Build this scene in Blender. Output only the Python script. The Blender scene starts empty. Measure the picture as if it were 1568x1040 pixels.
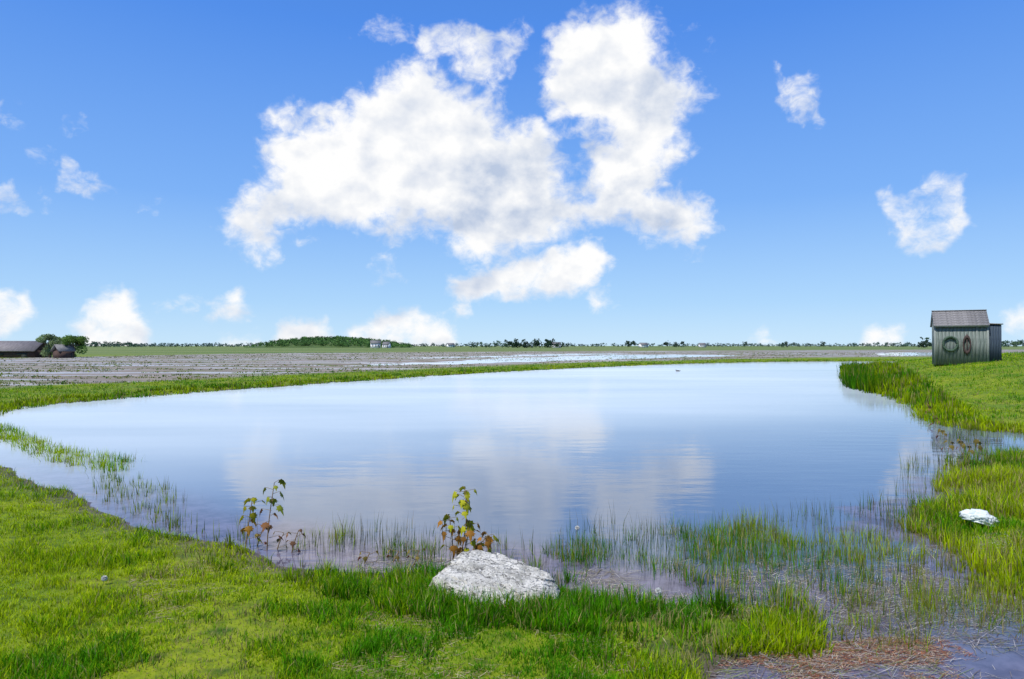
import bpy, math, numpy as np
from mathutils import Vector
rng=np.random.default_rng(7)
CZ=2.0; F=1045.0; HY=529.5
def P(px,py,z=0.0):
    d=(CZ-z)*F/(py-HY); return ((px-784)/F*d, d)
def PW(l): return np.array([P(a,b) for a,b in l])
scene=bpy.context.scene
# ---------------------------------------------------------------- numpy helpers
def _h(x,y,s):
    v=np.sin(x*127.1+y*311.7+s*74.7)*43758.5453
    return v-np.floor(v)
def vnoise(x,y,s=0):
    xi=np.floor(x); yi=np.floor(y); fx=x-xi; fy=y-yi
    fx=fx*fx*(3-2*fx); fy=fy*fy*(3-2*fy)
    a=_h(xi,yi,s);b=_h(xi+1,yi,s);c=_h(xi,yi+1,s);d=_h(xi+1,yi+1,s)
    return (a*(1-fx)+b*fx)*(1-fy)+(c*(1-fx)+d*fx)*fy
def fbm(x,y,s=0,o=4):
    r=0;a=.5;t=0
    for i in range(o):
        r=r+a*vnoise(x*2**i+i*17.3,y*2**i-i*9.1,s+i); t+=a; a*=.5
    return r/t
def sstep(a,b,x):
    t=np.clip((x-a)/(b-a),0,1); return t*t*(3-2*t)
def sdf(poly,x,y):
    """positive inside"""
    n=len(poly); d=np.full(x.shape,1e18); ins=np.zeros(x.shape,bool)
    for i in range(n):
        ax,ay=poly[i]; bx,by=poly[(i+1)%n]
        ex,ey=bx-ax,by-ay; L=ex*ex+ey*ey+1e-12
        t=np.clip(((x-ax)*ex+(y-ay)*ey)/L,0,1)
        dx=x-ax-t*ex; dy=y-ay-t*ey
        d=np.minimum(d,dx*dx+dy*dy)
        c=((ay>y)!=(by>y))
        if abs(ey)>1e-12:
            xi=ax+(y-ay)*ex/ey
            ins^=(c&(x<xi))
    d=np.sqrt(d)
    return np.where(ins,d,-d)
def smooth_poly(p,it=2):
    p=np.array(p,float)
    for _ in range(it):
        q=np.roll(p,-1,0); a=p*.75+q*.25; b=p*.25+q*.75
        p=np.stack([a,b],1).reshape(-1,2)
    return p
def link(o): scene.collection.objects.link(o); return o
def mk_mesh(name,V,T,mat=None,cols=None,smooth=False,attrs=None,parent=None):
    V=np.asarray(V,np.float32); T=np.asarray(T,np.int32); k=T.shape[1]
    me=bpy.data.meshes.new(name)
    me.vertices.add(len(V)); me.vertices.foreach_set('co',V.ravel())
    me.loops.add(T.size); me.loops.foreach_set('vertex_index',T.ravel())
    me.polygons.add(len(T)); me.polygons.foreach_set('loop_start',np.arange(0,T.size,k,dtype=np.int32))
    me.update(calc_edges=True)
    if smooth: me.polygons.foreach_set('use_smooth',np.ones(len(T),bool))
    if cols is not None:
        a=me.color_attributes.new('Col','FLOAT_COLOR','POINT')
        c=np.ones((len(V),4),np.float32); c[:,:3]=cols; a.data.foreach_set('color',c.ravel())
    if attrs:
        for n,v in attrs.items():
            a=me.attributes.new(n,'FLOAT','POINT'); a.data.foreach_set('value',np.asarray(v,np.float32))
    o=bpy.data.objects.new(name,me)
    if mat: me.materials.append(mat)
    link(o)
    if parent: o.parent=parent
    return o
# ---------------------------------------------------------------- node helpers
class NT:
    def __init__(s,mat): s.t=mat.node_tree; s.n=s.t.nodes; s.l=s.t.links
    def node(s,ty,**kw):
        n=s.n.new(ty)
        for k,v in kw.items(): setattr(n,k,v)
        return n
    def link(s,a,b): s.l.new(a,b)
    def math(s,op,a,b=None,c=None,clamp=False):
        n=s.n.new('ShaderNodeMath'); n.operation=op; n.use_clamp=clamp
        for i,v in enumerate((a,b,c)):
            if v is None: continue
            if isinstance(v,(int,float)): n.inputs[i].default_value=v
            else: s.l.new(v,n.inputs[i])
        return n.outputs[0]
    def mix(s,f,a,b,mode='MIX'):
        n=s.n.new('ShaderNodeMix'); n.data_type='RGBA'; n.blend_type=mode
        for sock,v in ((n.inputs[0],f),(n.inputs[6],a),(n.inputs[7],b)):
            if isinstance(v,(int,float)): sock.default_value=v
            elif isinstance(v,tuple): sock.default_value=(*v,1)
            else: s.l.new(v,sock)
        return n.outputs[2]
    def noise(s,scale,detail=4,vec=None,rough=.55,dist=0):
        n=s.n.new('ShaderNodeTexNoise'); n.inputs['Scale'].default_value=scale
        n.inputs['Detail'].default_value=detail; n.inputs['Roughness'].default_value=rough; n.inputs['Distortion'].default_value=dist
        if vec is not None: s.l.new(vec,n.inputs['Vector'])
        return n.outputs['Fac']
    def pos(s,scale=(1,1,1),obj=True):
        c=s.n.new('ShaderNodeTexCoord'); m=s.n.new('ShaderNodeMapping'); m.inputs['Scale'].default_value=scale
        s.l.new(c.outputs['Object'],m.inputs['Vector']); return m.outputs[0]
    def ss(s,v,a,b):
        n=s.n.new('ShaderNodeMapRange'); n.interpolation_type='SMOOTHSTEP'
        s.l.new(v,n.inputs[0]); n.inputs[1].default_value=a; n.inputs[2].default_value=b; return n.outputs[0]
    def attr(s,name,fac=True):
        n=s.n.new('ShaderNodeAttribute'); n.attribute_name=name
        return n.outputs['Fac'] if fac else n.outputs['Color']
    def bump(s,h,strength,dist):
        n=s.n.new('ShaderNodeBump'); n.inputs['Strength'].default_value=strength; n.inputs['Distance'].default_value=dist
        s.l.new(h,n.inputs['Height']); return n.outputs[0]
def newmat(name):
    m=bpy.data.materials.new(name); m.use_nodes=True
    t=NT(m); b=t.n['Principled BSDF']; return m,t,b
def simple(name,c1,c2,scale=8,rough=.8,stretch=(1,1,1),bump=0.0,spec=.3):
    m,t,b=newmat(name)
    n=t.noise(scale,6,t.pos(stretch),.65)
    t.link(t.mix(t.ss(n,.3,.7),c1,c2),b.inputs['Base Color'])
    b.inputs['Roughness'].default_value=rough; b.inputs['Specular IOR Level'].default_value=spec
    if bump: t.link(t.bump(n,1.0,bump),b.inputs['Normal'])
    return m
def foliage_mat(name,trans=.35,spec=.1):
    m,t,b=newmat(name)
    col=t.attr('Col',False)
    t.link(col,b.inputs['Base Color']); b.inputs['Roughness'].default_value=.55; b.inputs['Specular IOR Level'].default_value=spec
    tr=t.node('ShaderNodeBsdfTranslucent'); t.link(col,tr.inputs['Color'])
    mx=t.node('ShaderNodeMixShader'); mx.inputs[0].default_value=trans
    t.link(b.outputs[0],mx.inputs[1]); t.link(tr.outputs[0],mx.inputs[2])
    t.link(mx.outputs[0],t.n['Material Output'].inputs['Surface'])
    return m
GRASS=foliage_mat('grass_blades',.38,.06); LEAF=foliage_mat('leaves',.3); STRAW=foliage_mat('dry_straw',.1)
# ---------------------------------------------------------------- terrain
pond=smooth_poly(PW([(-40,640),(0,628),(100,616),(200,609),(330,598),(500,587),(700,573),(900,563),(1050,557),(1200,554),(1320,553.5),(1395,554),
 (1350,560),(1300,567),(1300,585),(1350,600),(1425,627),(1432,648),(1500,658),(1568,664),(1660,668),(1760,700),(1900,900),(1800,1150),
 (1060,1200),(1070,1060),(1110,1000),(1235,1003),(1272,975),(1225,935),(1110,925),(1000,925),(900,910),(840,885),(760,872),(660,872),(560,878),(440,868),(385,840),(300,828),(240,812),(180,788),(130,762),(60,736),(0,706),(-60,684)]),2)
flood=smooth_poly(PW([(480,562.5),(700,552.5),(850,545.5),(1000,542.5),(1180,544),(1000,549.5),(850,553.5),(700,559)]),2)
flood2=smooth_poly(PW([(1320,543),(1400,537.5),(1520,537.5),(1440,543),(1380,547)]),2)
flood3=smooth_poly(PW([(520,551),(760,545),(900,541.5),(980,541.5),(860,545),(700,549)]),2)
island=smooth_poly(PW([(1640,690),(1568,694),(1500,705),(1440,740),(1420,780),(1380,815),(1440,835),(1490,872),(1530,910),(1600,925),(1720,880)]),2)
field=PW([(-500,625),(0,599),(330,584),(600,570),(900,557),(1200,549.5),(1430,547),(2600,547),(2600,536),(1430,536),(1200,537),(800,539),(400,542),(0,550),(-500,550)])
def height(x,y):
    x=np.asarray(x,float); y=np.asarray(y,float)
    s=-sdf(pond,x,y)
    s=s+(fbm(x*1.3,y*1.3,3)-.5)*.5*np.clip(y/9,.4,3)
    dm=np.hypot(x-36,(y-40)*.9); wr=1-sstep(11,30,dm)
    far=sstep(14,24,y)
    cap=(.26*(1-far)+.14*far)*(1-wr)+1.75*wr
    slope=(.10*(1-far)+.12*far)*(1-wr)+.28*wr
    up=cap*(1-np.exp(-np.maximum(s,0)*slope/cap))
    dn=-np.minimum(.7,.12*np.maximum(-s,0))
    z=np.where(s>0,up,dn)
    z=z+(fbm(x*.6,y*.6,5)-.5)*.06*sstep(-.1,.6,s)*np.clip(s,0,1)
    for fp in (flood,flood2,flood3):
        f=sdf(fp,x,y)+(fbm(x*.12,y*.3,9)-.5)*9
        z=z-sstep(-3,2,f)*.3*(s>2)
    i=sdf(island,x,y)+(fbm(x*1.2,y*1.2,11)-.5)*1.2
    zi=-.06+.12*sstep(-.5,.8,i)+(fbm(x*3,y*3,12)-.5)*.06
    z=np.where(i>-.5,np.maximum(z,zi),z)
    return z,s
def axis(c,a,lo,hi,n):
    t=np.linspace(np.arcsinh((lo-c)/a),np.arcsinh((hi-c)/a),n); return c+a*np.sinh(t)
xs=axis(0,9,-2600,2600,620); ys=axis(7,6,-200,4500,640)
X,Y=np.meshgrid(xs,ys); Z,S=height(X.ravel(),Y.ravel()); X=X.ravel();Y=Y.ravel()
nx,ny=len(xs),len(ys)
idx=np.arange(nx*ny).reshape(ny,nx)
Q=np.stack([idx[:-1,:-1],idx[:-1,1:],idx[1:,1:],idx[1:,:-1]],-1).reshape(-1,4)
fs=sdf(field,X,Y)
fm=sstep(-1,1,fs/(Y*.02+.5)+(fbm(X*.2,Y*.4,20)-.5)*3)*sstep(30,45,Y+10)
fm=fm*(1-(1-sstep(20,38,np.hypot(X-36,Y-40))))
mud=(1-sstep(0.0,.05,Z))*(fm<.5)
dist=sstep(95,170,Y)
gm,t,b=newmat('ground')
pos=t.pos()
g=t.mix(t.ss(t.noise(.6,5,pos),.35,.65),(.12,.20,.004),(.22,.27,.005))
g=t.mix(t.ss(t.noise(7,5,pos),.4,.75),g,(.05,.10,.004))
gfar=t.mix(t.ss(t.noise(.02,5,t.pos((.3,1.5,1)),.6),.35,.65),(.085,.15,.03),(.17,.20,.06))
g=t.mix(t.attr('distant'),g,gfar)
# tilled field: brown-grey soil, furrows, damp streaks with their sheen painted pale grey, thin green weeds
soil=t.mix(t.ss(t.noise(1.1,6,t.pos((.16,1.6,1)),.68),.34,.66),(.135,.11,.088),(.30,.26,.22))
soil=t.mix(t.ss(t.noise(.45,7,t.pos((.3,1.2,1)),.72),.50,.62),soil,(.13,.16,.055))
wet=t.ss(t.noise(.22,8,t.pos((.16,1.3,1)),.72),.50,.58)
soil=t.mix(t.math('MULTIPLY',wet,.8),soil,(.46,.46,.47))
mudc=t.mix(t.ss(t.noise(4,6,pos,.7),.35,.65),(.075,.055,.05),(.12,.085,.08))
col=t.mix(t.attr('mud'),g,mudc); col=t.mix(t.attr('field'),col,soil)
t.link(col,b.inputs['Base Color']); b.inputs['Specular IOR Level'].default_value=.3
t.link(t.math('SUBTRACT',t.math('SUBTRACT',.92,t.math('MULTIPLY',t.attr('mud'),.5)),t.math('MULTIPLY',t.math('MULTIPLY',wet,t.attr('field')),.5)),b.inputs['Roughness'])
t.link(t.bump(t.noise(14,6,pos,.7),.5,.03),b.inputs['Normal'])
mk_mesh('ground',np.stack([X,Y,Z],1),Q,gm,smooth=True,attrs={'field':fm,'mud':mud,'distant':dist})
# ---------------------------------------------------------------- water
wm,t,b=newmat('pond_water')
wp=t.pos((1,1,1))
wb=t.mix(t.ss(t.noise(.25,4,wp),.35,.7),(.085,.13,.20),(.11,.155,.225))
sh=t.ss(t.attr('shallow'),0,1)
wb=t.mix(sh,wb,t.mix(t.ss(t.noise(3,6,wp,.7),.35,.65),(.08,.07,.10),(.16,.145,.20)))
t.link(wb,b.inputs['Base Color']); b.inputs['Roughness'].default_value=.03; b.inputs['IOR'].default_value=1.36
n1=t.noise(1.6,3,t.pos((.5,1.6,1)),.5); n2=t.noise(9,3,t.pos((.6,1.6,1)),.5)
calm=t.ss(t.noise(.12,3,t.pos((.5,1.4,1))),.42,.62)
hh=t.math('ADD',n1,t.math('MULTIPLY',n2,t.math('ADD',.04,t.math('MULTIPLY',calm,.13))))
t.link(t.bump(hh,.17,.03),b.inputs['Normal'])
painted_refl=t.node('ShaderNodeBsdfDiffuse'); painted_refl.inputs['Color'].default_value=(.56,.64,.68,1)  # pale diffuse colour painted in for the bright sky reflection on the water
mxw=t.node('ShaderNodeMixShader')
sv=t.math('MULTIPLY',t.attr('painted_refl'),t.math('ADD',.9,t.math('MULTIPLY',t.math('SUBTRACT',t.noise(.07,4,t.pos((.6,2.0,1)),.5),.5),1.3)),clamp=True)
t.link(sv,mxw.inputs[0]); t.link(b.outputs[0],mxw.inputs[1]); t.link(painted_refl.outputs[0],mxw.inputs[2]); t.link(mxw.outputs[0],t.n['Material Output'].inputs['Surface'])
wx=axis(0,7,-220,220,260); wy=axis(7,6,.5,200,260); WX,WY=np.meshgrid(wx,wy); WX=WX.ravel();WY=WY.ravel()
wz,_=height(WX,WY)
wi=np.arange(len(WX)).reshape(len(wy),len(wx))
WQ=np.stack([wi[:-1,:-1],wi[:-1,1:],wi[1:,1:],wi[1:,:-1]],-1).reshape(-1,4)
shal=sstep(-.2,-.02,wz)*(1-sstep(9,16,WY))
painted_reflv=.12+.60*sstep(9,22,WY-WX*.6)+.08*sstep(30,60,WY)  # amount of painted reflection, stronger far out and to the left
painted_reflv=painted_reflv*sstep(6.5,13,WY-WX*.45)*(1-.45*sstep(6,26,WX))
mk_mesh('pond_water',np.stack([WX,WY,WX*0],1),WQ,wm,smooth=True,attrs={'shallow':shal,'painted_refl':painted_reflv})
# ---------------------------------------------------------------- grass blades
def blades(name,base,h,w,lean,col,mat=GRASS,tipcol=None,parent=None):
    N=len(base); a=rng.uniform(0,math.pi,N); wd=np.stack([np.cos(a),np.sin(a),a*0],1)*w[:,None]*.5
    V=np.empty((N,5,3)); L=np.concatenate([lean,np.zeros((N,1))],1)
    up=np.array([0,0,1.])
    hz=np.sqrt(np.maximum(h**2-(lean**2).sum(1)*.7,(.15*h)**2))
    V[:,0]=base-wd; V[:,1]=base+wd
    mid=base+L*.32+up*hz[:,None]*.58
    V[:,2]=mid-wd*.75; V[:,3]=mid+wd*.75
    V[:,4]=base+L+up*hz[:,None]
    k=np.arange(N)[:,None]*5
    T=np.concatenate([k+np.array([0,1,3]),k+np.array([0,3,2]),k+np.array([2,3,4])],0)
    C=np.repeat(col[:,None,:],5,1)
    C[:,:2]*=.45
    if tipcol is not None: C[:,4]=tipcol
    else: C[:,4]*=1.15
    return mk_mesh(name,V.reshape(-1,3),T,mat,cols=C.reshape(-1,3),parent=parent)
def gcol(x,y,straw=.03,tone=0.0):
    n=fbm(x*.5,y*.5,31); m=np.clip(sstep(.3,.7,n)+rng.normal(0,.3,len(x))+tone,0,1)[:,None]
    c=np.array([.075,.28,.003])*(1-m)+np.array([.43,.56,.004])*m
    c=c*rng.uniform(.5,1.3,(len(x),1))
    st=rng.random(len(x))<straw
    c[st]=np.array([.45,.38,.14])*rng.uniform(.6,1.1,(st.sum(),1))
    return c
# lawn
N=900000
y=np.exp(rng.uniform(math.log(2.2),math.log(95),N)); x=rng.uniform(-1.0,1.0,N)*y
z,s=height(x,y); ff=sdf(field,x,y)
k=(z>.004)&((ff<0)|(np.hypot(x-36,y-40)<25)); x,y,z,s=x[k],y[k],z[k],s[k]; n=len(x)
bare=fbm(x*1.1,y*1.1,77); k=~((bare>.61)&(rng.random(n)<.65)); x,y,z,s=x[k],y[k],z[k],s[k]; n=len(x)
edge=np.exp(-np.maximum(s,0)/.6)*sstep(-4.5,-1.5,x)
tall=fbm(x*1.5,y*1.5,41); tl2=fbm(x*3.3,y*3.3,42); tl3=fbm(x*9,y*9,43,3)
h=rng.uniform(.018,.055,n)*(1+np.minimum(y,40)/40)*(.6+1.1*sstep(.42,.7,tl2)+.7*sstep(.5,.75,tl3))+edge*rng.uniform(0,.15,n)*sstep(.38,.62,tall)
w=.0033*(1+y/7)*rng.uniform(.7,1.3,n)
an=rng.uniform(0,2*math.pi,n); lm=h*rng.uniform(.1,.85,n)
tone=.3*sstep(1,-4,x)*(1-sstep(10,20,y))-.25*edge-.5*sstep(.5,.68,tl2)-.35*sstep(.5,.7,tl3)+.1
c=gcol(x,y,.06,tone)
straww=fbm(x*1.1,y*1.1,77)>.59; q=straww&(rng.random(n)<.4); c[q]=np.array([.42,.36,.14])*rng.uniform(.5,1.1,(q.sum(),1))
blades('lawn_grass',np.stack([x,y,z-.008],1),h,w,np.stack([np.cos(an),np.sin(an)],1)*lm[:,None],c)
def in_poly_pts(poly,n,cl=None):
    lo=poly.min(0); hi=poly.max(0); out=[];tot=0
    while tot<n:
        p=rng.uniform(lo,hi,(n*3,2)); k=sdf(poly,p[:,0],p[:,1])>0
        if cl is not None:
            q=fbm(p[:,0]*cl,p[:,1]*cl,55); k&=rng.random(len(p))<sstep(.42,.62,q)
        p=p[k]; out.append(p); tot+=len(p)
    return np.concatenate(out)[:n]
def tufts(name,cen,nb,hr,rad,spread,wid=.006,tone=0,straw=.05,colmul=1,tip=None,zlo=-.12):
    M=len(cen); cnt=rng.integers(nb[0],nb[1]+1,M); ci=np.repeat(np.arange(M),cnt); n=len(ci)
    r=np.abs(rng.normal(0,1,n))*rad; a=rng.uniform(0,2*math.pi,n)
    x=cen[ci,0]+np.cos(a)*r; y=cen[ci,1]+np.sin(a)*r
    z,s=height(x,y); z=np.maximum(z,zlo)
    hs=rng.uniform(.5,1.25,M)[ci]
    h=rng.uniform(hr[0],hr[1],n)*hs
    a2=a+rng.normal(0,.7,n); lm=h*np.clip(np.abs(rng.normal(0,spread,n)),0,.9)
    w=wid*rng.uniform(.6,1.3,n)*(1+y/25)
    c=gcol(x,y,straw,tone)*colmul*rng.uniform(.65,1.2,M)[ci][:,None]
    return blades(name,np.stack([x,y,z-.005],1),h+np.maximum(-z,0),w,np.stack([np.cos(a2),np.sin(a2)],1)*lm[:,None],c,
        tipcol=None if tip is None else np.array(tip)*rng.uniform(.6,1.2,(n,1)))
front=PW([(430,815),(520,812),(620,830),(840,838),(900,820),(1000,812),(1150,808),(1240,830),(1330,815),(1420,860),(1568,900),(1600,940),(1400,955),(1280,965),(1200,985),(1000,945),(850,935),(640,890),(430,872)])
tufts('shore_grass',in_poly_pts(front,700,1.5),(4,15),(.07,.21),.06,.34,wid=.005,straw=.22,colmul=.85)
front2=PW([(1060,815),(1160,800),(1220,830),(1210,880),(1260,960),(1130,950),(1060,900),(1000,880)])
tufts('shore_grass',in_poly_pts(front2,150),(6,18),(.10,.27),.07,.28,wid=.005,straw=.3,tone=.1,colmul=.9)
shore2=PW([(450,868),(650,888),(700,945),(860,935),(1000,935),(1260,950),(1250,1000),(1080,1005),(900,985),(700,975),(550,950),(440,900)])
tufts('shore_grass',in_poly_pts(shore2,600,1.6),(12,30),(.05,.16),.05,.45,tone=-.1,straw=.12)
rockfront=PW([(600,880),(660,915),(740,940),(850,935),(900,915),(1010,925),(1010,960),(850,965),(700,970),(600,930)])
tufts('shore_grass',in_poly_pts(rockfront,190),(14,30),(.07,.19),.05,.42,tone=-.15,straw=.12)
tufts('dark_grass_clump',PW([(520,925),(535,935),(548,920),(530,915),(560,930),(505,925),(590,948),(1095,940),(1110,945),(330,870),(345,880),(870,890)]),(40,80),(.09,.21),.08,.42,tone=-.5,straw=.03,colmul=.75)
reed=PW([(230,740),(330,770),(480,790),(620,805),(860,812),(1000,790),(1200,790),(1360,770),(1400,690),(1480,650),(1540,680),(1560,860),(1568,960),(1300,950),(1180,860),(900,850),(620,850),(440,845),(260,800)])
tufts('emergent_reeds',in_poly_pts(reed,850,.9),(2,6),(.08,.28),.08,.18,wid=.0045,straw=.25,colmul=.5,tip=(.18,.14,.06))
leftb=PW([(-60,652),(0,652),(100,688),(200,703),(205,722),(140,722),(60,700),(0,674),(-60,664)])
tufts('shore_grass',in_poly_pts(leftb,330),(6,16),(.07,.19),.10,.35,wid=.008,tone=.15,straw=.1)
leftc=PW([(150,725),(240,735),(300,790),(400,835),(380,850),(300,832),(210,792),(150,760)])
tufts('emergent_reeds',in_poly_pts(leftc,120),(3,9),(.06,.2),.06,.25,colmul=.6)
tufts('marsh_grass',in_poly_pts(island,720,1.0),(8,20),(.09,.24),.07,.34,wid=.007,tone=.12,straw=.2)
isl2=PW([(1340,810),(1420,760),(1450,700),(1568,670),(1700,700),(1700,930),(1560,930),(1480,880),(1400,850)])
tufts('marsh_grass',in_poly_pts(isl2,400,1.3),(4,14),(.08,.24),.06,.3,wid=.006,straw=.3,colmul=.85)
botr=PW([(1290,905),(1568,930),(1700,1000),(1500,1000),(1280,985)])
tufts('emergent_reeds',in_poly_pts(botr,220,1.6),(3,9),(.05,.18),.08,.5,wid=.005,straw=.5,colmul=.7)
N=60000; y=np.exp(rng.uniform(math.log(9),math.log(95),N)); x=rng.uniform(-1,1,N)*y
s=-sdf(pond,x,y); k=(s>-.25*np.clip(y/12,1,2))&(s<.6*np.clip(y/12,1,3)); cen=np.stack([x[k],y[k]],1)
cen=cen[(cen[:,0]>-2)|(cen[:,1]>17)]
tufts('shore_grass',cen[:9000],(6,12),(.07,.24),.12,.3,wid=.014,tone=.05,straw=.12,colmul=.85)
rb=PW([(1298,568),(1300,590),(1345,603),(1425,632),(1435,650),(1460,648),(1440,612),(1400,590),(1340,565)])
tufts('reed_bed',in_poly_pts(rb,900),(8,14),(.2,.5),.15,.2,wid=.016,tone=-.1,straw=.18,colmul=.75)
rb2=PW([(1290,568),(1296,592),(1330,602),(1365,606),(1330,585),(1310,568)])
tufts('reed_bed',in_poly_pts(rb2,420),(8,14),(.35,.8),.18,.22,wid=.018,tone=-.6,straw=.06,colmul=.6)
N=26000; y=np.exp(rng.uniform(math.log(28),math.log(200),N)); x=rng.uniform(-1,1,N)*y
y=np.round(y/1.5)*1.5+rng.normal(0,.15,N)
k=(sdf(field,x,y)>0)&(np.hypot(x-36,y-40)>30)&(fbm(x*.08,y*.2,66)>.43); cen=np.stack([x[k],y[k]],1)
tufts('crop_seedlings',cen,(3,6),(.04,.13),.10,.5,wid=.018,tone=-.1,straw=.3,colmul=.65)
def debris(name,poly,n,cols,cl=None,l=(.05,.22)):
    p=in_poly_pts(poly,n,cl); z,s=height(p[:,0],p[:,1]); z=np.maximum(z,0)+rng.uniform(.001,.012,n)
    a=rng.normal(.3,.9,n); L=rng.uniform(l[0],l[1],n)
    d=np.stack([np.cos(a),np.sin(a)*.9,rng.normal(0,.06,n)],1)*L[:,None]*.5
    wv=np.stack([-np.sin(a),np.cos(a),a*0],1)*rng.uniform(.001,.003,n)[:,None]
    c0=np.stack([p[:,0],p[:,1],z],1)
    V=np.stack([c0-d-wv,c0-d+wv,c0+d+wv*.5,c0+d-wv*.5],1)
    T=np.arange(n*4).reshape(-1,4); C=np.array(cols)[rng.integers(0,len(cols),n)]*rng.uniform(.6,1.2,(n,1))
    return mk_mesh(name,V.reshape(-1,3),T,STRAW,cols=np.repeat(C,4,0))
lowr=PW([(1100,1000),(1270,960),(1300,900),(1400,880),(1568,900),(1800,1000),(1800,1150),(1080,1150)])
debris('dead_straw',lowr,4800,[(.30,.27,.25),(.22,.19,.17),(.16,.12,.10),(.42,.40,.40),(.2,.24,.06)],1.0)
red=PW([(1100,1015),(1260,985),(1340,975),(1440,975),(1500,1010),(1500,1150),(1080,1150)])
debris('red_water_weed',red,8500,[(.38,.14,.07),(.26,.09,.05),(.45,.28,.16),(.34,.27,.16),(.22,.10,.05),(.5,.42,.33)],2.2,(.015,.07))
midd=PW([(380,850),(640,850),(850,880),(1000,850),(1300,850),(1568,820),(1568,900),(1280,960),(1000,950),(640,895),(400,870)])
debris('dead_straw',midd,3400,[(.42,.38,.26),(.30,.24,.17),(.2,.17,.10),(.5,.48,.44)],1.2)
lawnd=PW([(200,860),(430,870),(600,940),(1000,960),(1060,1020),(700,1100),(200,1000)])
debris('dead_straw',lawnd,2200,[(.46,.40,.24),(.36,.30,.18),(.3,.22,.12)],1.6,(.03,.10))
# ---------------------------------------------------------------- rock
def ico(sub):
    import bmesh
    bm=bmesh.new(); bmesh.ops.create_icosphere(bm,subdivisions=sub,radius=1)
    V=np.array([v.co[:] for v in bm.verts]); T=np.array([[v.index for v in f.verts] for f in bm.faces]); bm.free(); return V,T
V,T=ico(7)
D=V.copy()
def cut(nrm,dd,k=1.0):
    global D
    nrm=np.array(nrm,float); nrm/=np.linalg.norm(nrm); pr=D@nrm; D=D-np.maximum(pr-dd,0)[:,None]*nrm*k
prng=np.random.default_rng(5)
for i in range(16):
    cut(prng.normal(size=3),prng.uniform(.74,.9))
cut((.06,-.20,1.),.44,.97); cut((-.45,-.9,.30),.64,.97); cut((.5,-.9,.15),.70,.95); cut((-1,.1,.4),.78,.9); cut((1,-.1,.6),.80,.9)
nz=fbm(D[:,0]*2.5+5,D[:,1]*2.5+D[:,2]*2,2,6)-.5; nz2=fbm(D[:,0]*8+D[:,2]*5,D[:,1]*8-D[:,2]*7,8,5)-.5
rid=np.abs(fbm(D[:,0]*2.0+D[:,2]*1.2+3,D[:,1]*4.5+D[:,2]*5,33,4)-.5)
D=D*(1+nz*.12+nz2*.09-.09*(1-sstep(0,.03,rid)))[:,None]
rockm,t,b=newmat('granite')
rp=t.pos()
c=t.mix(t.ss(t.noise(6,9,rp,.75),.36,.62),(.36,.35,.31),(.72,.70,.64))
c=t.mix(t.ss(t.noise(50,4,rp,.7),.55,.62),c,(.14,.135,.12))
c=t.mix(t.ss(t.noise(42,4,t.pos((1,1.1,1)),.7),.57,.65),c,(.80,.78,.73))
cr=t.noise(2.6,6,t.pos((.7,1.8,3.0)),.6,.4); crk=t.math('ABSOLUTE',t.math('SUBTRACT',cr,.5))
ck=t.ss(crk,.0,.010)
c=t.mix(t.math('ADD',.3,t.math('MULTIPLY',ck,.7)),(.05,.045,.035),c)
t.link(c,b.inputs['Base Color']); b.inputs['Roughness'].default_value=.9; b.inputs['Specular IOR Level'].default_value=.15
hb=t.math('ADD',t.math('MULTIPLY',t.noise(20,10,rp,.8),.8),t.math('MULTIPLY',ck,.35))
t.link(t.bump(hb,.9,.035),b.inputs['Normal'])
ro=mk_mesh('boulder',D*np.array([.58,.47,.34]),T,rockm,smooth=True)
rx,ry=P(748,926); ro.location=(rx,ry+.04,.05); ro.rotation_euler=(math.radians(5),math.radians(6),math.radians(-14))
# ---------------------------------------------------------------- box helper
def empty(name,loc,rz=0):
    e=bpy.data.objects.new(name,None); e.location=loc; e.rotation_euler=(0,0,rz); return link(e)
def box(name,c,s,mat,parent=None,rot=(0,0,0),bev=0):
    v=np.array([[x,y,z] for x in(-.5,.5) for y in(-.5,.5) for z in(-.5,.5)])*np.array(s)
    q=[[0,1,3,2],[4,6,7,5],[0,4,5,1],[2,3,7,6],[0,2,6,4],[1,5,7,3]]
    o=mk_mesh(name,v,q,mat,parent=parent); o.location=c; o.rotation_euler=rot
    return o
# ---------------------------------------------------------------- pump shed
wood=simple('weathered_boards',(.085,.115,.105),(.24,.27,.25),2.5,.9,(9,9,.9),.01)
trimw=simple('weathered_trim',(.18,.21,.20),(.30,.32,.30),3,.9,(9,9,.7),.01)
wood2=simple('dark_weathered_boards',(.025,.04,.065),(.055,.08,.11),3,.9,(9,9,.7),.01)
shing=simple('grey_shingles',(.13,.125,.13),(.27,.26,.265),7,.9,(1.5,1,6),.015)
dark=simple('dark_gap',(.03,.035,.03),(.05,.055,.05),3)
SD=38.0; sx=(1468-784)/F*SD
sz=float(height(np.array([sx]),np.array([SD]))[0][0])
shed=empty('wooden_shed',(sx,SD,sz-.03),math.radians(-27))
W,Dp,H=2.40,1.9,2.20
box('core',(0,0,H/2),(W-.05,Dp-.05,H-.02),dark,shed)
nb=14; bw=W/nb
for i in range(nb):
    xx=-W/2+bw*(i+.5)
    for sy in(-1,1):
        box('board',(xx,sy*(Dp/2-.01+rng.uniform(-.005,.005)),H/2+rng.uniform(-.02,.01)),(bw-.006,.022,H-.04),wood,shed)
nb=13; bw=Dp/nb
for i in range(nb):
    yy=-Dp/2+bw*(i+.5); hh_=H+(1-abs(yy)/(Dp/2))*.66-.03
    for sx_ in(-1,1):
        box('side_board',(sx_*(W/2-.005),yy,hh_/2),(.022,bw-.008,hh_),wood,shed)
for sx_ in(-1,1):
    box('corner_trim',(sx_*(W/2+.012),-Dp/2-.018,H/2),(.1,.03,H),trimw,shed)
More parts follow.
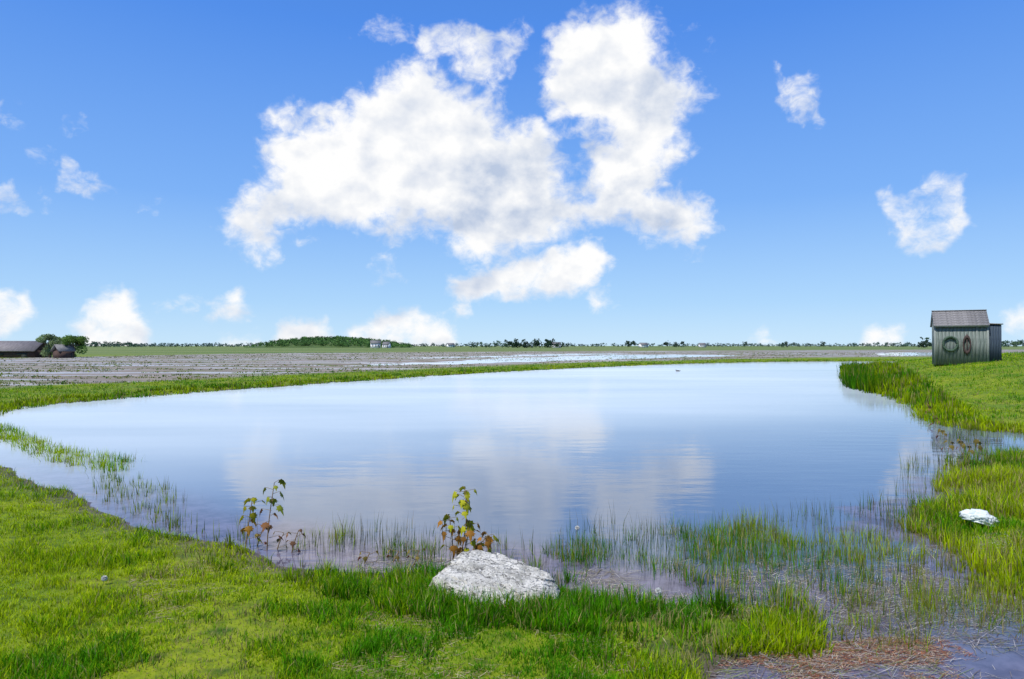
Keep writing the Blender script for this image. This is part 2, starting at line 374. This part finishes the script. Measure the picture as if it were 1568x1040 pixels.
box('door_trim',(.72,-Dp/2-.012,H*.48),(.05,.02,H*.9),trimw,shed)
sl=math.atan2(.72,Dp/2); L=math.hypot(.72,Dp/2)+.2
for sy in(-1,1):
    for r_ in range(6):
        tt=(r_+.5)/6*L
        yy=sy*(tt*math.cos(sl)); zz=H+.72+.05-tt*math.sin(sl)
        box('shingle_course',(0,yy,zz+.012),(W+.16,L/6+.05,.035),shing,shed,rot=(-sy*(sl-.05),0,0))
box('ridge_cap',(0,0,H+.81),(W+.18,.16,.04),shing,shed)
box('fascia',(0,-Dp/2-.15,H-.08),(W+.12,.03,.11),trimw,shed)
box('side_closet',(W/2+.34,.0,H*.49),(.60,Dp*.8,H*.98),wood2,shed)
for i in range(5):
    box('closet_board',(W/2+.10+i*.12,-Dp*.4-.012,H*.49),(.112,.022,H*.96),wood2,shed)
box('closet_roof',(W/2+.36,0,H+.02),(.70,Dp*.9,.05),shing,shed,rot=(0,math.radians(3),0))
def torus(name,R,r,c,mat,parent,sxx=1,szz=1,rough=.15):
    nu,nv=64,14; u=np.linspace(0,2*math.pi,nu,endpoint=False); v=np.linspace(0,2*math.pi,nv,endpoint=False)
    U,Vv=np.meshgrid(u,v,indexing='ij'); rr=r*(1+rng.uniform(-rough,rough,U.shape))
    x_=(R+rr*np.cos(Vv))*np.cos(U)*sxx; z_=(R+rr*np.cos(Vv))*np.sin(U)*szz; y_=rr*np.sin(Vv)
    V=np.stack([x_,y_,z_],-1).reshape(-1,3); qs=[]
    for i in range(nu):
        for j in range(nv):
            qs.append([i*nv+j,((i+1)%nu)*nv+j,((i+1)%nu)*nv+(j+1)%nv,i*nv+(j+1)%nv])
    o=mk_mesh(name,V,qs,mat,smooth=True,parent=parent); o.location=c; return o
wr=simple('dried_wreath',(.035,.07,.05),(.08,.12,.085),20,.9)
rust=simple('dark_leather',(.04,.03,.03),(.08,.05,.045),20,.8)
torus('wreath',.35,.06,(-.50,-Dp/2-.08,1.15),wr,shed,sxx=.95,szz=1.05,rough=.4)
torus('horse_collar',.26,.06,(.26,-Dp/2-.08,1.10),rust,shed,sxx=.62,szz=1.6)
box('collar_strap',(.26,-Dp/2-.07,1.1),(.05,.04,1.2),rust,shed)
# ---------------------------------------------------------------- houses / barn
def windows(par,w,d,h,mat,n=3):
    for i in range(n):
        box('window',(-w/2+w*(i+.7)/(n+.4),-d/2-.03,h*.55),(w*.09,.05,h*.3),mat,par)
def gable(name,loc,w,d,h,rise,rz,wm_,rm,glass=None,nwin=3):
    e=empty(name,loc,rz)
    box('walls',(0,0,h/2),(w,d,h),wm_,e)
    for s_ in(-1,1):
        x0=s_*(w/2-.1)
        me=bpy.data.meshes.new('gable'); me.from_pydata([(x0,-d/2,h),(x0,d/2,h),(x0,0,h+rise),(x0-s_*.2,-d/2,h),(x0-s_*.2,d/2,h),(x0-s_*.2,0,h+rise)],[],[[0,1,2],[5,4,3],[0,2,5,3],[1,4,5,2]])
        me.materials.append(wm_); o=bpy.data.objects.new('gable',me); link(o); o.parent=e
    a=math.atan2(rise,d/2); L=math.hypot(rise,d/2)*1.12
    for s_ in(-1,1):
        box('roof',(0,s_*L/2*math.cos(a),h+rise-L/2*math.sin(a)+.06),(w+.5,L,.12),rm,e,rot=(-s_*a,0,0))
    if glass: windows(e,w,d,h,glass,nwin); box('door',(w*.36,-d/2-.03,h*.36),(w*.08,.05,h*.7),glass,e)
    return e
barnw=simple('dark_barn_wood',(.05,.035,.03),(.10,.06,.05),2,.9,(6,6,.5))
barnr=simple('grey_metal_roof',(.15,.14,.145),(.24,.22,.225),1,.8,(4,1,1))
white=simple('white_siding',(.7,.7,.72),(.8,.8,.8),2); glass=simple('dark_glass',(.03,.04,.05),(.05,.06,.07),2,.2)
greyr=simple('asphalt_roof',(.12,.12,.13),(.2,.2,.2),2)
def bx(px,d): return (px-784)/F*d
gable('barn',(bx(2,106),108,-.05),9.6,5,1.3,1.4,math.radians(6),barnw,barnr,dark,3)
gable('garden_shed',(bx(97,104),104,0),2.0,2,1.2,.9,math.radians(60),barnw,greyr,dark,1)
for px,d,w,h,mt in[(575,500,7,3.8,white),(592,530,5,3,white),(985,700,8,3,white),(1075,760,7,3,white),(690,800,8,3,white),(852,590,7,3,white)]:
    gable('farm_house',(bx(px,d),d,0),w,6,h,2,math.radians(rng.uniform(-30,30)),mt,greyr,glass,3)
# ---------------------------------------------------------------- trees
def leafcloud(cs,rs,n,ls,col,flat=.8):
    ci=rng.integers(0,len(cs),n); d=rng.normal(size=(n,3)); d/=np.linalg.norm(d,axis=1)[:,None]
    rr=rs[ci]*rng.uniform(.35,1.05,n)**.6
    p=cs[ci]+d*rr[:,None]*np.array([1,1,flat])
    a=rng.normal(size=(n,3)); a/=np.linalg.norm(a,axis=1)[:,None]; b_=np.cross(a,rng.normal(size=(n,3))); b_/=np.linalg.norm(b_,axis=1)[:,None]
    l=(ls*rng.uniform(.6,1.3,n))[:,None]
    V=np.stack([p-a*l,p-b_*l*.6,p+a*l,p+b_*l*.6],1)
    cm=(rng.uniform(.6,1.25,len(cs))[ci]*rng.uniform(.7,1.25,n))[:,None]
    C=np.array(col)*cm
    return V.reshape(-1,3),np.repeat(C,4,0)
bark=simple('bark',(.06,.045,.03),(.13,.10,.08),12,.95,(1,1,.3),.02)
def limb(p0,p1,r0,r1,n=7):
    p0=np.array(p0,float);p1=np.array(p1,float); ax=p1-p0; ax/=np.linalg.norm(ax)
    u=np.cross(ax,[.3,.9,.1]); u/=np.linalg.norm(u); v=np.cross(ax,u); V=[];T=[]
    a=np.linspace(0,2*math.pi,n,endpoint=False)
    ks=5
    bend=rng.normal(0,.04,3)*np.linalg.norm(p1-p0)
    for k in range(ks):
        t_=k/(ks-1); c=p0+(p1-p0)*t_+bend*math.sin(t_*math.pi); r=r0+(r1-r0)*t_
        V+= [c+r*(math.cos(q)*u+math.sin(q)*v) for q in a]
    for k in range(ks-1):
        for j in range(n): T.append([k*n+j,k*n+(j+1)%n,(k+1)*n+(j+1)%n,(k+1)*n+j])
    return V,T
def limbs_obj(name,segs,mat,parent):
    V=[];T=[]
    for s_ in segs:
        v,t_=limb(*s_); o=len(V); V+=v; T+=[[i+o for i in q] for q in t_]
    return mk_mesh(name,V,T,mat,smooth=True,parent=parent)
def tree(name,loc,h,w,n=3500,col=(.06,.11,.025),ls=.12,low=.15):
    e=empty(name,loc); K=16
    cs=np.stack([rng.normal(0,.24,K)*w,rng.normal(0,.24,K)*w,rng.uniform(low+.1,.88,K)*h],1)
    rs=rng.uniform(.13,.24,K)*min(w,h)
    segs=[((0,0,-.1),(0.02*h,0,h*.5),.035*h,.02*h)]+[((0,0,h*rng.uniform(.15,.45)),tuple(c),.016*h,.005*h) for c in cs]
    limbs_obj('trunk_and_limbs',segs,bark,e)
    V,C=leafcloud(cs,rs,n,ls,col); mk_mesh('crown',V,np.arange(len(V)).reshape(-1,4),LEAF,cols=C,parent=e)
tree('shade_tree',(bx(76,106),106,0),4.0,3.4,5000,(.28,.38,.18),.11,.08)
tree('shade_tree',(bx(109,105),105.5,0),3.9,3.5,5000,(.13,.24,.05),.11,.02)
tree('shade_tree',(bx(94,110),110,0),3.7,3.2,3500,(.20,.30,.10),.11)
def treeline(name,items,dens=70,ls=1.0):
    Vs=[];Cs=[]
    for (x_,y_,h,w,col,z0) in items:
        K=7; cs=np.stack([x_+rng.normal(0,.25,K)*w,y_+rng.normal(0,.25,K)*w,z0+rng.uniform(.2,.8,K)*h],1); rs=rng.uniform(.2,.32,K)*h
        V,C=leafcloud(cs,rs,dens,ls*h*.12,np.array(col)*rng.uniform(.75,1.2)); Vs.append(V);Cs.append(C)
    V=np.concatenate(Vs);C=np.concatenate(Cs); V[:,2]=np.maximum(V[:,2],-.5)
    return mk_mesh(name,V,np.arange(len(V)).reshape(-1,4),LEAF,cols=C)
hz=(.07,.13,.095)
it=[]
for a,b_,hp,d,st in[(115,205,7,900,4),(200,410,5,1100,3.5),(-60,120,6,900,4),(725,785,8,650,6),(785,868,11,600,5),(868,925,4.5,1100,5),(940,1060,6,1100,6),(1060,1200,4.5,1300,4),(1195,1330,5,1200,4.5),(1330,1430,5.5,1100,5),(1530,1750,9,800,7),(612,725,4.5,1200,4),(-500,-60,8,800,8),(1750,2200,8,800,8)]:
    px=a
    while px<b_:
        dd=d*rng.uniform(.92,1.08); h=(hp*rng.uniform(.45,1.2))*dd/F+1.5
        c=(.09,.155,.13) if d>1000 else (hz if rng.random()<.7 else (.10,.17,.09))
        if 785<=px<868: c=(.03,.065,.04)
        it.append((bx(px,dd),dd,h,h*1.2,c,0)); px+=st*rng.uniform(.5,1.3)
for px,hp,d in[(962,9,800),(970,8,800),(1202,8,700),(1418,14,380),(1411,8,380),(1020,8,800),(775,10,700),(790,12,600),(805,11,600),(822,12,600),(1035,9,800),(1045,7,800),(1140,7,800),(1260,7,800)]:
    h=hp*d/F+2; it.append((bx(px,d),d,h,h*.6,(.04,.08,.05),0))
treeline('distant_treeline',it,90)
hd=620; hx0,hx1=bx(403,hd),bx(615,hd); HX,HYy=np.meshgrid(np.linspace(hx0-15,hx1+15,60),np.linspace(hd-60,hd+120,30))
def hillz(x,y):
    u=(x-hx0)/(hx1-hx0); return 7.5*np.clip(np.sin(np.clip(u,0,1)**.8*math.pi),0,1)**.6*np.clip(1-((y-hd-30)/90)**2,0,1)
HZ=hillz(HX,HYy)-.3
hi=np.arange(HX.size).reshape(HX.shape)
mk_mesh('wooded_hill',np.stack([HX.ravel(),HYy.ravel(),HZ.ravel()],1),np.stack([hi[:-1,:-1],hi[:-1,1:],hi[1:,1:],hi[1:,:-1]],-1).reshape(-1,4),simple('hill_grass',(.05,.09,.02),(.08,.13,.03),.2),smooth=True)
it=[]
for i in range(520):
    y_=rng.uniform(hd-50,hd+60); x_=rng.uniform(hx0,hx1); u=(x_-hx0)/(hx1-hx0)
    it.append((x_,y_,rng.uniform(3.4,5.6)*(1-.4*abs(u-.5)),4.5,(.08,.18,.05) if rng.random()<.6 else (.13,.26,.07),float(hillz(np.array(x_),np.array(y_)))-.8))
treeline('hill_forest',it,60)
# ---------------------------------------------------------------- seedlings
half=[(0,0),(.10,.06),(.30,.02),(.28,.16),(.46,.30),(.30,.36),(.34,.52),(.16,.50),(.10,.72),(0,1.0)]
def leafmesh(pos,dir_,up_,size,col,Vs,Ts,Cs):
    d=np.array(dir_,float);d/=np.linalg.norm(d); s_=np.cross(d,up_); s_/=np.linalg.norm(s_)+1e-9; nn=np.cross(s_,d)
    pts=half+[(-x,y) for x,y in half[-2:0:-1]]
    o=sum(len(v) for v in Vs)
    v=[np.array(pos)+size*(d*.45)]
    for x,y in pts:
        v.append(np.array(pos)+size*(s_*x+d*y+nn*(-.35*abs(x)-.25*y*y)))
    Vs.append(v); n=len(pts)
    Ts+= [[o,o+1+i,o+1+(i+1)%n] for i in range(n)]
    Cs+= [np.array(col)*rng.uniform(.55,1.2)]*len(v)
def seedling(px,py,hpx,nleaf,pal,name='maple_seedling',ls=.085,split=1):
    x_,y_=P(px,py); z0=float(height(np.array([x_]),np.array([y_]))[0][0]); z0=max(z0,-.1)
    h=hpx*y_/F; e=empty(name,(x_,y_,z0)); segs=[];Vs=[];Ts=[];Cs=[]
    for k in range(split):
        ox=(k-(split-1)/2)*.17; hk=h*(1 if k==0 else rng.uniform(.42,.72)); topx=ox+rng.uniform(-.05,.05)
        if k==0: ox=.0; topx=.07
        segs.append(((ox*.3,0,0),(topx,0,hk),.006,.0035))
        for i in range(nleaf):
            t_=(.3 if k else .62)+(.7 if k else .38)*(i/(nleaf-1))**.7 if split>1 else .2+.8*(i/(nleaf-1))**.7
            c=np.array([ox*.3+(topx-ox*.3)*t_,0,hk*t_])
            a=i*2.4+rng.uniform(-.3,.3); pl=rng.uniform(.03,.11); q=c+np.array([math.cos(a)*pl,math.sin(a)*pl,.02])
            segs.append((tuple(c),tuple(q),.0025,.0015))
            col=pal[1] if (t_*hk/h>.62) else (pal[0] if rng.random()<.7 else pal[1])
            leafmesh(q,(math.cos(a),math.sin(a),rng.uniform(-2.6,-.6)),(0,0,1),ls*rng.uniform(.6,1.25),col,Vs,Ts,Cs)
    limbs_obj('stem',segs,simple('seedling_stem',(.16,.10,.05),(.22,.16,.06),20),e)
    mk_mesh('leaves',np.concatenate([np.array(v) for v in Vs]),Ts,LEAF,cols=np.array(Cs),parent=e)
pal=((.36,.17,.03),(.38,.38,.02))
seedling(700,872,124,15,pal,ls=.10,split=4)
seedling(410,842,105,12,((.28,.13,.05),(.28,.31,.03)),ls=.10)
seedling(377,842,80,11,((.32,.17,.03),(.36,.34,.02)),ls=.095)
seedling(447,845,38,6,((.34,.13,.08),(.28,.15,.08)),ls=.065)
for px,py in[(1418,640),(1440,672),(1465,690),(1478,700),(425,840),(555,862),(1450,690),(630,868),(395,835),(1430,655),(1490,695),(600,860)]:
    seedling(px,py,22+rng.integers(0,12),5,((.32,.12,.06),(.22,.17,.04)),name='red_weed',ls=.055 if py>750 else .12)
# ---------------------------------------------------------------- dandelions
fl=simple('dandelion_fluff',(.6,.6,.58),(.75,.75,.72),60); st=simple('flower_stem',(.12,.2,.04),(.18,.26,.06),20)
def dandelion(px,py,hpx):
    x_,y_=P(px,py); z0=max(0,float(height(np.array([x_]),np.array([y_]))[0][0])); h=hpx*y_/F; e=empty('dandelion',(x_,y_,z0))
    limbs_obj('stem',[((0,0,-.02),(.01,0,h),.0025,.002)],st,e)
    n=260; d=rng.normal(size=(n,3)); d/=np.linalg.norm(d,axis=1)[:,None]; c=np.array([.01,0,h]); s_=np.cross(d,rng.normal(size=(n,3))); s_/=np.linalg.norm(s_,axis=1)[:,None]
    V=np.stack([c+d*.004,c+d*.022+s_*.003,c+d*.022-s_*.003],1).reshape(-1,3)
    mk_mesh('seed_head',V,np.arange(3*n).reshape(-1,3),fl,parent=e)
dandelion(1005,950,40); dandelion(882,850,42); dandelion(160,912,10)
# ---------------------------------------------------------------- white plastic bag
V,T=ico(5); nz=fbm(V[:,0]*2.5+3,V[:,1]*2.5+V[:,2]*3,5,5)-.5
cre=np.abs(fbm(V[:,0]*5,V[:,2]*6+V[:,1]*3,15,3)-.5)
D=V*(1+nz*.5-cre*.5)[:,None]; D[:,2]=np.maximum(D[:,2],-.35)
bx_,by_=P(1497,815)
bag=mk_mesh('plastic_bag',D*np.array([.25,.13,.11]),T,simple('white_plastic',(.50,.58,.58),(.78,.81,.80),5,.4),smooth=True); bag.location=(bx_,by_,.14); bag.rotation_euler=(0,math.radians(16),math.radians(15))
# ---------------------------------------------------------------- duck
dm_=simple('duck_plumage',(.03,.025,.02),(.07,.055,.04),12,.7)
dx,dy=P(1038,568.5); du=empty('duck',(dx,dy,-.02),math.radians(15)); du.scale=(.65,.65,.65)
V,T=ico(3)
def part(name,sc,c,rot=(0,0,0)):
    o=mk_mesh(name,V*np.array(sc),T,dm_,smooth=True,parent=du); o.location=c; o.rotation_euler=rot
B=V.copy(); B[:,2]*=1-.3*np.clip(B[:,0],0,1); 
o=mk_mesh('body',B*np.array([.28,.12,.10]),T,dm_,smooth=True,parent=du); o.location=(0,0,.05)
part('tail',(.10,.05,.03),(.26,0,.08),(0,-.4,0)); part('neck',(.04,.04,.06),(-.22,0,.12),(0,-.35,0)); part('head',(.065,.045,.045),(-.26,0,.18)); part('bill',(.04,.02,.012),(-.33,0,.17))
# ---------------------------------------------------------------- clouds (dome shell)
clouds=[
([(348,350),(375,290),(415,275),(405,225),(430,205),(500,190),(540,150),(590,108),(640,100),(700,125),(750,150),(765,185),(820,190),(850,205),(866,250),(862,290),(900,300),(885,270),(905,240),(925,220),(905,195),(850,185),(832,140),(850,60),(870,30),(930,20),(985,8),(1005,40),(1012,90),(1050,100),(1070,130),(1040,180),(1045,240),(1010,290),(1060,305),(1095,350),(1060,375),(1000,350),(930,335),(860,350),(850,375),(780,385),(750,410),(700,385),(690,350),(620,340),(560,355),(500,335),(430,335),(425,388),(380,385)],2.0,11),
([(690,425),(760,405),(830,388),(900,373),(938,400),(920,435),(850,450),(790,457),(700,455)],1.3,6),
([(645,45),(700,35),(760,45),(800,20),(815,50),(790,90),(760,140),(740,110),(700,100),(650,90)],.45,2),
([(535,52),(580,30),(632,22),(634,45),(590,62)],.1,2),
([(412,165),(530,148),(525,188),(420,195)],.5,3),
([(1183,92),(1200,120),(1242,112),(1257,150),(1252,190),(1233,192),(1225,160),(1193,150)],.4,5),
([(1360,320),(1385,290),(1430,270),(1475,258),(1482,340),(1440,375),(1390,384),(1370,345)],.7,6),
([(1532,478),(1580,455),(1640,470),(1640,500),(1550,498)],.8,4),
([(1320,530),(1335,498),(1375,493),(1388,530)],.9,5),
([(-60,270),(15,285),(45,320),(0,332),(-60,335)],.5,5),
([(95,252),(130,268),(185,290),(150,300),(105,280)],-.02,5),
([(205,302),(245,302),(240,315),(210,315)],.05,5),([(60,300),(75,302),(72,320),(60,318)],.1,5),([(48,240),(70,245),(65,260),(50,258)],.05,4),
([(-80,440),(40,447),(50,475),(20,512),(-80,520)],.8,5),
([(130,468),(190,447),(228,490),(218,536),(130,538),(118,500)],1.3,7),
([(318,465),(360,448),(384,480),(370,493),(328,487)],1.1,5),
([(405,540),(430,493),(500,493),(522,540)],1.3,5),
([(525,505),(570,485),(640,473),(695,500),(708,540),(540,540)],1.0,5),
([(568,400),(600,393),(618,425),(580,433)],.15,5),
([(335,538),(345,518),(395,516),(405,538)],1.0,4),([(235,462),(258,460),(260,476),(240,478)],.1,3),([(270,458),(300,456),(298,470),(275,470)],.0,3),
([(905,445),(935,440),(940,465),(915,470)],.2,4),([(700,465),(720,463),(722,480),(704,480)],.2,3),
([(80,205),(120,180),(130,195),(100,212)],-.1,4),([(0,148),(20,138),(30,150),(5,160)],-.1,4),([(1055,50),(1075,45),(1085,72)],-.1,5),([(0,185),(35,186),(35,195),(0,193)],-.1,4),
([(1150,528),(1170,513),(1190,528)],.8,3),([(450,365),(480,362),(485,375),(455,380)],.5,4),
([(-700,100),(-500,60),(-350,130),(-420,260),(-650,280)],.8,0),([(1900,200),(2100,150),(2300,230),(2150,330),(1950,300)],.8,0),([(-400,420),(-250,400),(-180,480),(-380,500)],.5,0),([(1750,430),(1900,400),(2000,460),(1850,490)],.5,0),
]
na,ne=760,420
az=np.radians(np.linspace(-68,68,na)); el=np.radians(np.linspace(-.3,48,ne)); A,E=np.meshgrid(az,el); A=A.ravel();E=E.ravel()
px=784+F*np.tan(A); py=HY-F*np.tan(E)/np.cos(A)
wf=np.clip((HY-py)/220,.15,1)
wxp=px+((fbm(px/45,py/45,91,4)-.5)*40+(fbm(px/14,py/14,95,3)-.5)*18)*wf; wyp=py+((fbm(px/45,py/45,92,4)-.5)*40+(fbm(px/14,py/14,96,3)-.5)*18)*wf
pot=np.full(px.shape,-2.0)
for pl_,cap,off in clouds:
    s_=sdf(np.array(pl_,float),wxp,wyp)+off
    pot=np.maximum(pot,np.minimum(s_/(28 if cap>1.65 else (20 if off<5 else 16)),cap))
G=lambda cx,cy,sx_,sy_:np.exp(-(((px-cx)/sx_)**2+((py-cy)/sy_)**2))
shade=np.clip(1.0*G(770,270,110,75)+.8*G(690,335,130,32)+.9*G(1040,325,70,45)+.8*G(975,165,60,60)+.7*G(940,290,60,60)+.5*G(430,350,60,40)+.6*G(800,445,120,16)+.5*G(770,70,60,60)+.6*G(1030,140,30,40)+.5*G(1430,350,50,30)+.45*G(560,250,30,50)+.5*G(170,525,60,20)+.5*G(470,525,60,16)+.5*G(620,525,80,16)+.4*G(10,500,40,20),0,1)
R=6000; Dv=np.stack([np.sin(A)*np.cos(E),np.cos(A)*np.cos(E),np.sin(E)],1)*R
di=np.arange(na*ne).reshape(ne,na)
DQ=np.stack([di[:-1,:-1],di[:-1,1:],di[1:,1:],di[1:,:-1]],-1).reshape(-1,4)
cm_,t,b=newmat('cumulus_cloud')
sc=1/R
cp=t.pos((sc,sc,sc*1.25))
mp=t.node('ShaderNodeVectorMath',operation='ADD'); t.link(cp,mp.inputs[0]); mp.inputs[1].default_value=(-.012,0,.026)
a1=t.noise(16,9,cp,.56,.2); a2=t.noise(42,9,cp,.64,.4)
nn=t.math('ADD',t.math('MULTIPLY',a1,.55),t.math('MULTIPLY',a2,.45))
l1=t.noise(11,6,cp,.52); l2=t.noise(11,6,mp.outputs[0],.52)
dens=t.math('ADD',t.attr('pot'),t.math('MULTIPLY',t.math('SUBTRACT',nn,.5),5.0))
alpha=t.ss(dens,-.3,1.3)
lit=t.math('ADD',.96,t.math('MULTIPLY',t.math('SUBTRACT',l1,l2),2.6))
lit=t.math('SUBTRACT',lit,t.math('MULTIPLY',t.attr('shade'),t.math('ADD',.52,t.math('MULTIPLY',t.math('SUBTRACT',a1,.5),2.4))),clamp=True)
cc=t.mix(lit,(.50,.59,.76),(1.0,1.0,1.0))
em=t.node('ShaderNodeEmission'); t.link(cc,em.inputs[0]); em.inputs[1].default_value=1.0
tr=t.node('ShaderNodeBsdfTransparent'); mx=t.node('ShaderNodeMixShader')
t.link(alpha,mx.inputs[0]); t.link(tr.outputs[0],mx.inputs[1]); t.link(em.outputs[0],mx.inputs[2]); t.link(mx.outputs[0],t.n['Material Output'].inputs['Surface'])
mk_mesh('clouds',Dv,DQ,cm_,smooth=True,attrs={'pot':pot,'shade':shade})
# ---------------------------------------------------------------- world and sun
w=bpy.data.worlds.new('World'); scene.world=w; w.use_nodes=True
t=NT(w); bg=t.n['Background']
sky=t.node('ShaderNodeTexSky',sky_type='NISHITA'); sky.sun_disc=False
SE,SA=56,-140
sky.sun_elevation=math.radians(SE); sky.sun_rotation=math.radians(SA)
sky.air_density=1.0; sky.dust_density=.2; sky.ozone_density=4.0
tc=t.node('ShaderNodeTexCoord'); sp=t.node('ShaderNodeSeparateXYZ'); t.link(tc.outputs['Generated'],sp.inputs[0])
rp_=t.node('ShaderNodeValToRGB'); t.link(sp.outputs[2],rp_.inputs[0])
STR=.13
stops=[(0,(.56,.79,1.0)),(.06,(.41,.67,.99)),(.2,(.205,.45,.95)),(.42,(.085,.28,.85)),(.7,(.045,.16,.52)),(1,(.03,.12,.42))]
e=rp_.color_ramp.elements
e[0].position=0; e[0].color=(*stops[0][1],1); e[1].position=1; e[1].color=(*stops[-1][1],1)
for p_,c_ in stops[1:-1]:
    q=e.new(p_); q.color=(*c_,1)
sc_=t.node('ShaderNodeVectorMath',operation='SCALE'); t.link(rp_.outputs[0],sc_.inputs[0]); sc_.inputs['Scale'].default_value=1/STR
fin=t.mix(.92,sky.outputs[0],sc_.outputs[0])
t.link(fin,bg.inputs[0]); bg.inputs[1].default_value=STR
sd=bpy.data.lights.new('sun','SUN'); sd.energy=5.0; sd.angle=math.radians(.5); sd.color=(1,.955,.87)
so=bpy.data.objects.new('sun',sd); link(so)
dirv=Vector((math.sin(math.radians(SA))*math.cos(math.radians(SE)),math.cos(math.radians(SA))*math.cos(math.radians(SE)),math.sin(math.radians(SE))))
so.rotation_euler=dirv.to_track_quat('Z','Y').to_euler(); so.location=(0,0,50)
cam=bpy.data.cameras.new('camera'); cam.lens=24; cam.sensor_width=36; cam.clip_end=20000; cam.clip_start=.05
co=bpy.data.objects.new('camera',cam); link(co); co.location=(0,0,CZ); co.rotation_euler=(math.radians(90.52),0,0); scene.camera=co
scene.view_settings.view_transform='Standard'; scene.view_settings.look='None'; scene.view_settings.exposure=0
